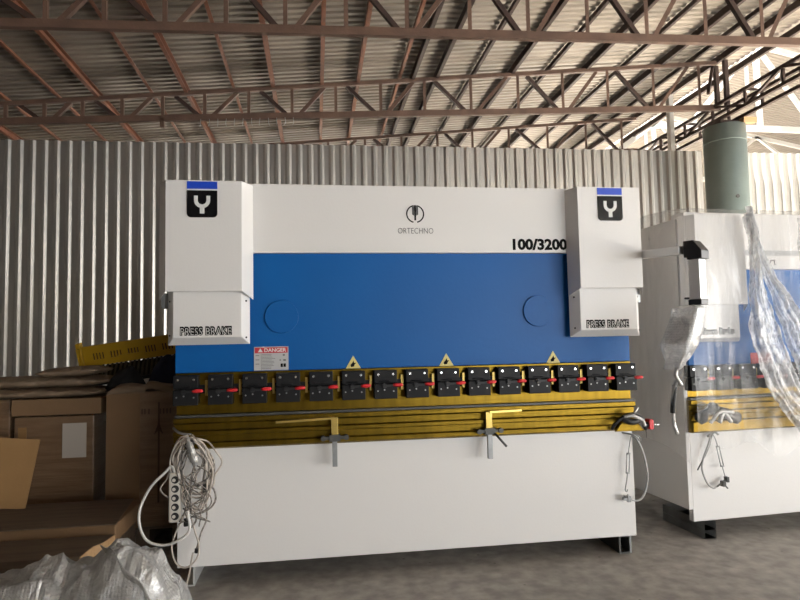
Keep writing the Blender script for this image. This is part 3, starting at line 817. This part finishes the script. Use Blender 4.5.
def sling2(t):
    b = nb(); tube(b, [(0, 0, .80), (-.05, -.02, .72), (-.10, -.02, .62), (-.115, -.02, .54), (-.08, -.02, .44), (-.03, -.02, .395), (.0, -.02, .40)], .0075, 8); obj('cable', b, 'wiregrey', t)
    b = nb(); tube(b, [(0, -.01, .80), (-.06, -.02, .68), (-.155, -.02, .535)], .005, 6); obj('loose_end', b, 'darksteel', t)
    b = nb()
    for dx in (-.012, .012): tube(b, [(.035 + dx, -.015, .70), (.065 + dx, -.015, .55)], .004, 6)
    tube(b, [(.02, -.015, .70), (.05, -.015, .70)], .006, 6); tube(b, [(.05, -.015, .55), (.08, -.015, .55)], .006, 6)
    tube(b, [(.035, -.015, .70), (.02, -.01, .76), (0, 0, .80)], .004, 6); tube(b, [(.065, -.015, .55), (.08, -.015, .49), (.09, -.015, .46)], .004, 6)
    obj('turnbuckle', b, 'greysteel', t)
    b = nb(); tube(b, [(0, -.02, .40), (.03, -.02, .415), (.10, -.02, .46)], .007, 6); box(b, .05, .075, -.035, 0, .40, .44); box(b, .085, .105, -.035, 0, .43, .47); tube(b, [(.06, -.03, .42), (.09, -.03, .385)], .006, 6); obj('rope_clip', b, 'darksteel', t)
    b = nb(); tube(b, [(-.04, .0, .775), (0, -.03, .81), (.04, -.02, .79)], .008, 6); obj('knot', b, 'darksteel', t)
sling2(s2)

# coil of cable and socket strip on the left end
ck = thing('cable_coil', 'tangled coil of beige cable hung on the left end of the machine', 'cable coil', (-.80, 3.97, 0))
b = nb()
rnd = random.Random(3)
for i in range(9):
    w = .105 + rnd.uniform(-.03, .04); top = .985 + rnd.uniform(-.03, .015); bot = .56 + rnd.uniform(-.10, .09); cx_ = rnd.uniform(-.005, .045); y0 = -.05 - .008 * i
    pts = []
    for k in range(15):
        a = PI / 2 + k / 14 * 2 * PI * .97
        wr = w * (1 + .12 * rnd.uniform(-1, 1)) * (.85 if math.sin(a) < 0 else 1)
        pts.append((cx_ + wr * math.cos(a) + .02 * (1 - math.sin(a)), y0 + .02 * rnd.uniform(-1, 1), (top + bot) / 2 + (top - bot) / 2 * math.sin(a)))
    tube(b, pts, .0055, 6, 5)
obj('beige_loops', b, 'wirebeige', ck)
b = nb()
tube(b, [(.0, -.06, .97), (.10, -.07, .93), (.155, -.07, .83), (.16, -.08, .76), (.125, -.09, .72), (.06, -.1, .68)], .006, 6)
tube(b, [(.03, -.1, .96), (-.03, -.11, .80), (.03, -.12, .70), (.11, -.12, .72), (.15, -.1, .78), (.16, -.09, .85)], .006, 6)
tube(b, [(.06, -.1, .70), (.15, -.1, .68), (.175, -.1, .61), (.14, -.1, .55), (.05, -.1, .52), (-.02, -.1, .56)], .006, 6)
tube(b, [(.10, -.08, .66), (.12, -.09, .50), (.085, -.09, .40), (.06, -.09, .31)], .006, 6)
tube(b, [(.02, -.1, .88), (.06, -.11, .75), (.02, -.1, .62), (.06, -.1, .50), (.03, -.1, .44)], .006, 6)
for i in range(7):
    pts = [(rnd.uniform(-.02, .05), -.13, .95)]
    for zz in (.85, .74, .64, .55, .47): pts.append((rnd.uniform(-.05, .15), -.13 + rnd.uniform(-.01, .02), zz + rnd.uniform(-.03, .03)))
    tube(b, pts, .0042, 6)
obj('twisted_leads', b, 'wiretwist', ck)
b = nb()
tube(b, [(.04, -.09, .80), (.01, -.1, .66), (-.01, -.1, .53), (-.06, -.1, .42), (-.085, -.1, .33), (-.06, -.1, .235), (.0, -.1, .205), (.06, -.1, .25), (.075, -.1, .33), (.05, -.1, .42), (.03, -.1, .50)], .0055, 6)
tube(b, [(.04, -.1, .29), (.02, -.1, .18), (.0, -.09, .10), (-.02, -.08, .04)], .0055, 6)
obj('hanging_loop', b, 'wirebeige', ck)
b = nb(); tube(b, [(.01, -.12, .99), (.03, -.14, .94), (.05, -.14, .88), (.06, -.13, .82)], [.012] * 4 + [.02] * 8 + [.028] * 4 + [.014] * 3, 8, 6); obj('plastic_bag_tie', b, 'silvertape', ck)
b = nb(); tube(b, [(-.005, -.1, .96), (.02, -.12, .93), (.04, -.12, .97)], .02, 8); obj('plug', b, 'blackrub', ck)
for q in ([(.0, -.11, .50), (.0, -.11, .455)], [(.11, -.1, .70), (.115, -.1, .665)], [(.062, -.09, .31), (.06, -.09, .285)]):
    b = nb(); tube(b, q, .014, 8); obj('plug', b, 'blackrub', ck)
b = nb(); tube(b, [(-.10, .0, 1.035), (-.05, -.05, 1.01), (.02, -.06, 1.0)], .008, 8); obj('hanging_peg', b, 'greysteel', ck)

ps = thing('power_strip', 'white five-socket power strip hanging beside the tangled cable coil', 'power strip', (-.868, 3.87, .48))
b = nb(); box(b, -.034, .034, -.02, .02, 0, .30); obj('strip_body', b, 'stripwhite', ps, .012)
for k in range(5):
    b = nb(); z = .04 + k * .0545
    cyl(b, (0.006, -.0215, z), (0, 1, 0), .0225, .004, 20); so = obj('socket', b, 'blackrub', ps)
    b = nb(); cyl(b, (-.001, -.0225, z - .002), (0, 1, 0), .0105, .003, 14); obj('socket_pins', b, 'stripwhite', so)
b = nb(); tube(b, [(.0, -.01, .30), (-.02, .0, .335), (-.06, .0, .30), (-.14, .0, .22), (-.20, .0, .10), (-.205, .0, .0), (-.17, .0, -.09), (-.10, -.01, -.125), (-.02, -.03, -.12), (.06, -.05, -.08), (.10, -.06, -.03), (.09, -.07, .08)], .0085, 8)
obj('white_lead', b, 'wirewhite', ps)
b = nb(); tube(b, [(-.03, .01, .33), (-.05, .02, .26), (-.09, .02, .20), (-.05, .02, .15), (.01, .03, .13)], .005, 6); obj('thin_lead', b, 'wirebeige', ps)

# ------------------------------------------------------------------ goods on the left
def pallet(x0, x1, y0, y1, label, h=.14):
    t = thing('pallet', label, 'pallet', ((x0 + x1) / 2, (y0 + y1) / 2, 0), 0, 'wooden pallets under the goods')
    w = (x1 - x0) / 2; d = (y1 - y0) / 2
    n = 5
    for i in range(n):
        y = -d + (2 * d - .1) * i / (n - 1); boxo('deck_board', (-w, w, y, y + .1, h - .02, h), 'greywood', t)
    for x in (-w, -.05, w - .1): boxo('bearer', (x, x + .1, -d, d, .02, h - .02), 'greywood', t)
    for y in (-d, d - .1): boxo('bottom_board', (-w, w, y, y + .1, 0, .02), 'greywood', t)
    return t
pallet(-1.66, -1.02, 4.92, 5.62, 'dark wooden pallet under the tall wrapped carton beside the machine', .16)
pallet(-2.9, -1.70, 5.02, 5.72, 'dark wooden pallet under the wrapped cartons at far left', .14)

def carton(x0, x1, y0, y1, z0, z1, label, m='wrapped', rz=0):
    t = thing('cardboard_box', label, 'cardboard box', ((x0 + x1) / 2, (y0 + y1) / 2, z0), rz)
    w = (x1 - x0) / 2; d = (y1 - y0) / 2
    boxo('body', (-w, w, -d, d, 0, z1 - z0), m, t, .008)
    return t, w, d
t, w, d = carton(-1.60, -1.06, 4.9, 5.6, .163, 1.20, 'tall brown carton wrapped in stretch film, beside the machine')
boxo('corner_board', (-w - .006, -w + .24, -d - .006, -d, .0, 1.02), 'cardboard', t)
b = nb()   # printed arrow
x = .11
box(b, x - .007, x + .007, -d - .002, -d + .002, .18, .95); prism(b, [(x - .035, .70), (x, .80), (x + .035, .70), (x, .735)], 'y', -d - .002, -d + .002)
obj('printed_arrow', b, mat('brown_print', (.08, .042, .024), .6), t)
b = nb(); 
for k, xx in enumerate((-.02, .0, .03, .115, .14, .165, .19)): box(b, xx, xx + .012, -d - .002, -d + .002, .86, .90)
obj('printed_marks', b, mat('faded_print', (.09, .05, .03), .6), t)
# paper cap on the tall carton
def drape(name, x0, x1, y0, y1, z, rise, m, seed, sag=.06, label=None, cat=None, parent=None):
    b = nb(); n, k = 26, 20; g = []
    for i in range(n + 1):
        u = i / n; row = []
        for j in range(k + 1):
            v = j / k; x = x0 + (x1 - x0) * u; y = y0 + (y1 - y0) * v
            e = min(u, 1 - u, v, 1 - v) * 8; e = min(1, e)
            zz = z + rise(u, v) + .022 * noise.noise(Vector((x * 7, y * 7, seed))) - sag * (1 - e) ** 2
            row.append(b.verts.new((x, y, zz)))
        g.append(row)
    for a, c_ in zip(g, g[1:]):
        for j in range(k): b.faces.new((a[j], a[j + 1], c_[j + 1], c_[j]))
    o = obj(name, b, m, parent, smooth=True)
    s = o.modifiers.new('thick', 'SOLIDIFY'); s.thickness = .006; s.offset = -1
    if label: tag(o, label, cat)
    return o
drape('paper_cap', -.28, .28, -d - .012, -d + .16, 1.068, lambda u, v: .02 * math.sin(u * 5) + .03 * (u > .5), 'kraft', 2., .05, parent=t)

t, w, d = carton(-2.31, -1.73, 5.0, 5.68, .143, 1.02, 'film-wrapped carton with a white paper sheet stuck to its front')
boxo('paper_sheet', (.06, .235, -d - .003, -d + .0, .555, .82), 'paper', t)
boxo('lid_tray', (-w - .01, w + .06, -d - .03, d, .89, 1.015), 'cardboard', t, .006)
boxo('torn_patch', (-w + .03, -w + .09, -d - .003, -d, .62, .80), 'cardpale', t)
t, w, d = carton(-2.88, -2.36, 5.04, 5.68, .143, 1.157, 'brown carton cut by the left edge of the photo behind the leaning sheet')

# paper sacks heaped on the wrapped carton
def sack(x0, x1, y0, y1, z0, h, label, seed, tilt=0):
    b = nb(); n, k = 70, 40
    top = []; 
    for s in (1, -1):
        g = []
        for i in range(n + 1):
            u = i / n * 2 - 1; row = []
            for j in range(k + 1):
                v = j / k * 2 - 1
                e = (1 - abs(u) ** 5) ** .5 * (1 - abs(v) ** 4) ** .5 if abs(u) < 1 and abs(v) < 1 else 0
                x = (x0 + x1) / 2 + (x1 - x0) / 2 * u; y = (y0 + y1) / 2 + (y1 - y0) / 2 * v
                nn = noise.noise(Vector((x * 5 + seed, y * 5, s))) * .35 - abs(noise.noise(Vector((x * 9 + seed, y * 9, s)))) * .9 + noise.noise(Vector((x * 26 + seed, y * 20, s))) * .18
                z = z0 + h / 2 + s * h / 2 * e * min(1, 1.05 + (nn if s > 0 else 0)) + tilt * u * h
                if s < 0: z = max(z, z0 + tilt * u * h)
                y += .03 * noise.noise(Vector((x * 6, seed, 0))) - .02 * noise.noise(Vector((x * 18, z * 30, seed)))
                row.append(b.verts.new((x + .03 * noise.noise(Vector((y * 7, z * 25, seed))), y, z)))
            g.append(row)
        for a, c_ in zip(g, g[1:]):
            for j in range(k): b.faces.new((a[j], a[j + 1], c_[j + 1], c_[j]))
    bmesh.ops.remove_doubles(b, verts=b.verts, dist=.0008)
    o = obj('paper_sack', b, 'kraft', smooth=True)
    tag(o, label, 'sack', 'sacks on the wrapped carton')
    return o
sack(-2.75, -1.68, 4.93, 5.40, 1.164, .075, 'lowest flattened brown paper sack on the wrapped carton', 1.)
sack(-2.72, -1.66, 4.95, 5.40, 1.243, .085, 'middle brown paper sack lying between two others on the carton', 4.)
sack(-2.16, -1.72, 4.97, 5.40, 1.322, .075, 'topmost rumpled brown paper sack just left of the yellow crate', 8., .1)

# yellow crate, tipped, with cloths in it
cr = thing('plastic_crate', 'yellow plastic crate tipped on the cartons beside the wall', 'crate', (-1.60, 5.36, 1.235))
cr.rotation_euler = (math.radians(12), math.radians(-7.5), 0)
cw, cd, ch = .42, .30, .30
def slotted(parent, y, nm):
    b = nb(); z0, z1 = .13, .31
    xs = [-cw]
    for g0 in range(5):
        for s in range(4):
            a = -cw + .10 + g0 * .147 + s * .026; xs += [a, a + .012]
    xs.append(cw)
    # full strips above and below, slats between the slots
    box(b, -cw, cw, y - .008, y + .008, z0, z0 + .055); box(b, -cw, cw, y - .008, y + .008, z0 + .115, z1)
    for i in range(0, len(xs), 2): box(b, xs[i], xs[i + 1], y - .008, y + .004, z0 + .055, z0 + .115)
    box(b, -cw, cw, y - .022, y + .012, z1 - .015, z1 + .006)
    o = obj(nm, b, 'crate', parent)
    boxo('slot_shade', (-cw, cw, y + .0045, y + .008, z0 + .05, z0 + .12), 'slotshade', o)  # dark strip added behind the slots, their shade put into its colour
    return o
slotted(cr, cd, 'rear_wall')
for sx in (-1, 1):
    boxo('end_wall', (sx * cw - .008, sx * cw + .008, cd - .07, cd, .10, .31), 'crate', cr)
    boxo('corner_post', (sx * cw - .022, sx * cw + .022, cd - .03, cd + .03, .11, .35), 'crate', cr, .006)
for i in range(22):
    x = -cw + .02 + i * (2 * cw - .04) / 21; b = nb(); bar(b, (x, cd - .01, .13), (x + .02, .06, .035), .016, .012); obj('floor_slat', b, 'darksteel', cr)
b = nb(); hexa(b, [(-cw, cd - .015, .125), (cw, cd - .015, .125), (cw, .05, .02), (-cw, .05, .02)], [(-cw, cd - .015, .115), (cw, cd - .015, .115), (cw, .05, .01), (-cw, .05, .01)]); obj('floor_shade_sheet', b, 'black', cr)  # black sheet added behind the slats, its colour standing in for shade
boxo('front_rail', (-cw, cw, .03, .05, .01, .04), 'blackrub', cr)
b = nb(); box(b, -.11, .12, cd - .02, cd - .01, .16, .20); obj('label_slot', b, 'crate', cr)
def cloth(x0, x1, y0, y1, z0, h, m, label, seed):
    b = nb(); n = 24; g = []
    for i in range(n + 1):
        row = []
        for j in range(n + 1):
            u = i / n * 2 - 1; v = j / n * 2 - 1; rr = math.sqrt(u * u + v * v)
            e = max(0, 1 - rr ** 2.4)
            x = (x0 + x1) / 2 + (x1 - x0) / 2 * u; y = (y0 + y1) / 2 + (y1 - y0) / 2 * v
            row.append(b.verts.new((x, y, z0 + h * e * (1 + .35 * noise.noise(Vector((x * 8 + seed, y * 8, 0)))) + .01 * noise.noise(Vector((x * 22, y * 22, seed))))))
        g.append(row)
    for a, c_ in zip(g, g[1:]):
        for j in range(n): b.faces.new((a[j], a[j + 1], c_[j + 1], c_[j]))
    o = obj('cloth', b, m, smooth=True); s = o.modifiers.new('thick', 'SOLIDIFY'); s.thickness = .008
    tag(o, label, 'cloth')
cloth(-1.40, -1.04, 5.07, 5.39, 1.203, .27, 'darkcloth', 'crumpled navy cloth bundled at the right end of the yellow crate', 3)
cloth(-1.72, -1.40, 5.07, 5.39, 1.203, .17, 'blackcloth', 'crumpled black cloth lying in front of the yellow crate', 6)

# leaning sheet of cardboard
b = nb(); box(b, -.36, .14, -.004, .004, 0, .47)
o = obj('cardboard_sheet', b, 'cardpale'); o.location = (-2.14, 4.50, .462); o.rotation_euler = (math.radians(-14), math.radians(6), math.radians(4))
tag(o, 'flat sheet of pale cardboard leaning at the left edge', 'cardboard sheet')

# low stack: pallet, wide flat carton, board with bright end
pallet(-2.75, -1.32, 3.98, 4.66, 'wooden pallet under the wide flat carton at lower left', .335)
t, w, d = carton(-2.8, -1.25, 4.0, 4.62, .337, .448, 'wide flat brown carton lying low in front of the wrapped boxes', 'cardboard', 0)
b = nb(); 
prism(b, [(-w, -d), (w, -d), (w - .07, d), (-w, d)], 'z', .1115, .116); obj('top_sheet', b, 'greywood', t)
bd = thing('timber_beam', 'weathered timber beam with bright notched end behind the bubble wrap', 'timber beam', (-1.9, 3.78, 0))
E_ = [(.59, -.20), (.60, -.03), (.635, .02), (.655, .17)]
b = nb(); prism(b, [(-.9, -.20)] + E_ + [(-.9, .17)], 'z', .325, .405); obj('beam_body', b, 'greywood', bd, .002)
b = nb(); prism(b, [(x + .001, y) for x, y in E_] + [(x + .008, y) for x, y in E_[::-1]], 'z', .327, .404); obj('cut_end', b, 'wood', bd)
boxo('support_block', (-.8, .4, -.12, .12, .0, .325), 'greywood', bd)

# bubble wrap heap
bw = thing('bubble_wrap', 'heap of crumpled grey bubble wrap on the floor at lower left', 'bubble wrap', (-1.25, 3.22, 0))
b = nb(); n, k = 170, 110; g = []
def prof(x):
    pts = [(-.75, .36), (-.30, .44), (-.19, .455), (-.09, .50), (.0, .51), (.04, .475), (.12, .475), (.18, .52), (.235, .597), (.295, .565), (.36, .545), (.415, .53), (.452, .485), (.486, .41), (.549, .33), (.575, .24), (.60, .05), (.62, 0)]
    for (a, za), (c_, zc) in zip(pts, pts[1:]):
        if a <= x <= c_: return za + (zc - za) * (x - a) / (c_ - a)
    return 0
for i in range(n + 1):
    x = -.75 + 1.36 * i / n; row = []
    for j in range(k + 1):
        v = j / k * 2 - 1; y = v * (.30 + .05 * noise.noise(Vector((x * 3, 0, 1))))
        e = max(0, 1 - abs(v) ** 2.6) ** .8
        r1 = abs(noise.noise(Vector((x * 4.5 + y * 3, y * 4 - x * 2, 2.)))) * .12
        r2 = abs(noise.noise(Vector((x * 11, y * 11 + x * 4, 5.)))) * .04
        r3 = abs(noise.noise(Vector((x * 24 - y * 9, y * 20, 8.)))) * .010
        z = max(0, prof(x) * e * 1.05 - r1 * e - r2 * e - r3 * e + .02 * e)
        row.append(b.verts.new((x + .02 * noise.noise(Vector((x * 9, y * 9, 7))), y, z)))
    g.append(row)
for a, c_ in zip(g, g[1:]):
    for j in range(k): b.faces.new((a[j], a[j + 1], c_[j + 1], c_[j]))
obj('crumpled_heap', b, 'bubble', bw, smooth=True)
def flap(path, wv, seed):
    b = nb(); P = smoothpath(path, 10); g = []
    for i, p in enumerate(P):
        row = []
        for j in range(9):
            v = j / 8 - .5; q = p + Vector(wv) * v
            q += noise.noise_vector(q * 9 + Vector((seed, 0, 0))) * .02
            row.append(b.verts.new(q))
        g.append(row)
    for a, c_ in zip(g, g[1:]):
        for j in range(8): b.faces.new((a[j], a[j + 1], c_[j + 1], c_[j]))
    o = obj('folded_flap', b, 'bubble', bw, smooth=True); s = o.modifiers.new('thick', 'SOLIDIFY'); s.thickness = .006
flap([(.20, -.02, .57), (.28, -.10, .53), (.38, -.16, .44), (.50, -.20, .30), (.56, -.22, .08)], (.08, -.10, .02), 2)
flap([(-.60, -.20, .36), (-.40, -.25, .38), (-.18, -.27, .42), (.0, -.26, .44)], (.02, -.10, -.14), 6)

# ------------------------------------------------------------------ sky, sun and added area lamps
w = bpy.data.worlds.new('sky'); S.world = w; w.use_nodes = True
bg = w.node_tree.nodes['Background']; bg.inputs[0].default_value = (.86, .93, 1, 1); bg.inputs[1].default_value = 2.5
def area(name, loc, target, sx, sy, power, col, spread=180):
    l = bpy.data.lights.new(name, 'AREA'); l.spread = math.radians(spread); l.shape = 'RECTANGLE'; l.size = sx; l.size_y = sy; l.energy = power; l.color = col
    o = bpy.data.objects.new(name, l); C.objects.link(o); o.location = loc
    o.rotation_euler = (Vector(target) - Vector(loc)).to_track_quat('-Z', 'Y').to_euler()
    return o
area('added_front_lamp', (8.0, -8.9, 1.75), (1, 4, 1.2), 11, 3.4, 660, (1, .995, .985), 140)  # added lamp at an unseen front opening, lights the machine fronts
area('added_side_lamp', (13.9, -3.2, 1.75), (2, 3, 1.2), 9.5, 3.4, 300, (1, .995, .985), 120)  # added lamp at the partition opening, key light from the right
area('added_annex_lamp', (21.8, 5.5, 2.5), (5, 8, 3.6), 7, 4.8, 2600, (1, .985, .96))  # added lamp far right, out of view, brightens wall, column and roof
l = bpy.data.lights.new('sun', 'SUN'); l.energy = 175; l.angle = .02; l.color = (1, .96, .89)
so_ = bpy.data.objects.new('sun', l); C.objects.link(so_)
so_.rotation_euler = Vector((.20, .03, -.98)).to_track_quat('-Z', 'Y').to_euler()

# ------------------------------------------------------------------ camera
HC = 1.58
cam = bpy.data.cameras.new('camera'); co = bpy.data.objects.new('camera', cam); C.objects.link(co)
fpx = 594.; cam.sensor_width = 36; cam.lens = fpx / 800 * 36; cam.clip_start = .05; cam.clip_end = 200
v1 = Vector((316 - 400, -(339 - 300), fpx)).normalized(); v2 = Vector((4556 - 400, -(253 - 300), fpx)); v2 = (v2 - v1 * v1.dot(v2)).normalized()
v3 = v1.cross(v2)
if v3.y < 0: v3 = -v3
# rows world X,Y,Z in (right, up, forward); camera looks along -Z
right = Vector((v2[0], v1[0], v3[0])); up = Vector((v2[1], v1[1], v3[1])); fwd = Vector((v2[2], v1[2], v3[2]))
co.matrix_world = Matrix.Translation((0, 0, HC)) @ Matrix((right, up, -fwd)).transposed().to_4x4()
S.camera = co
S.view_settings.view_transform = 'Standard'; S.view_settings.look = 'None'; S.view_settings.gamma = 1; S.view_settings.use_curve_mapping = False
S.view_settings.exposure = -.35
S.cycles.use_denoising = True
S.cycles.max_bounces = 8; S.cycles.transparent_max_bounces = 16
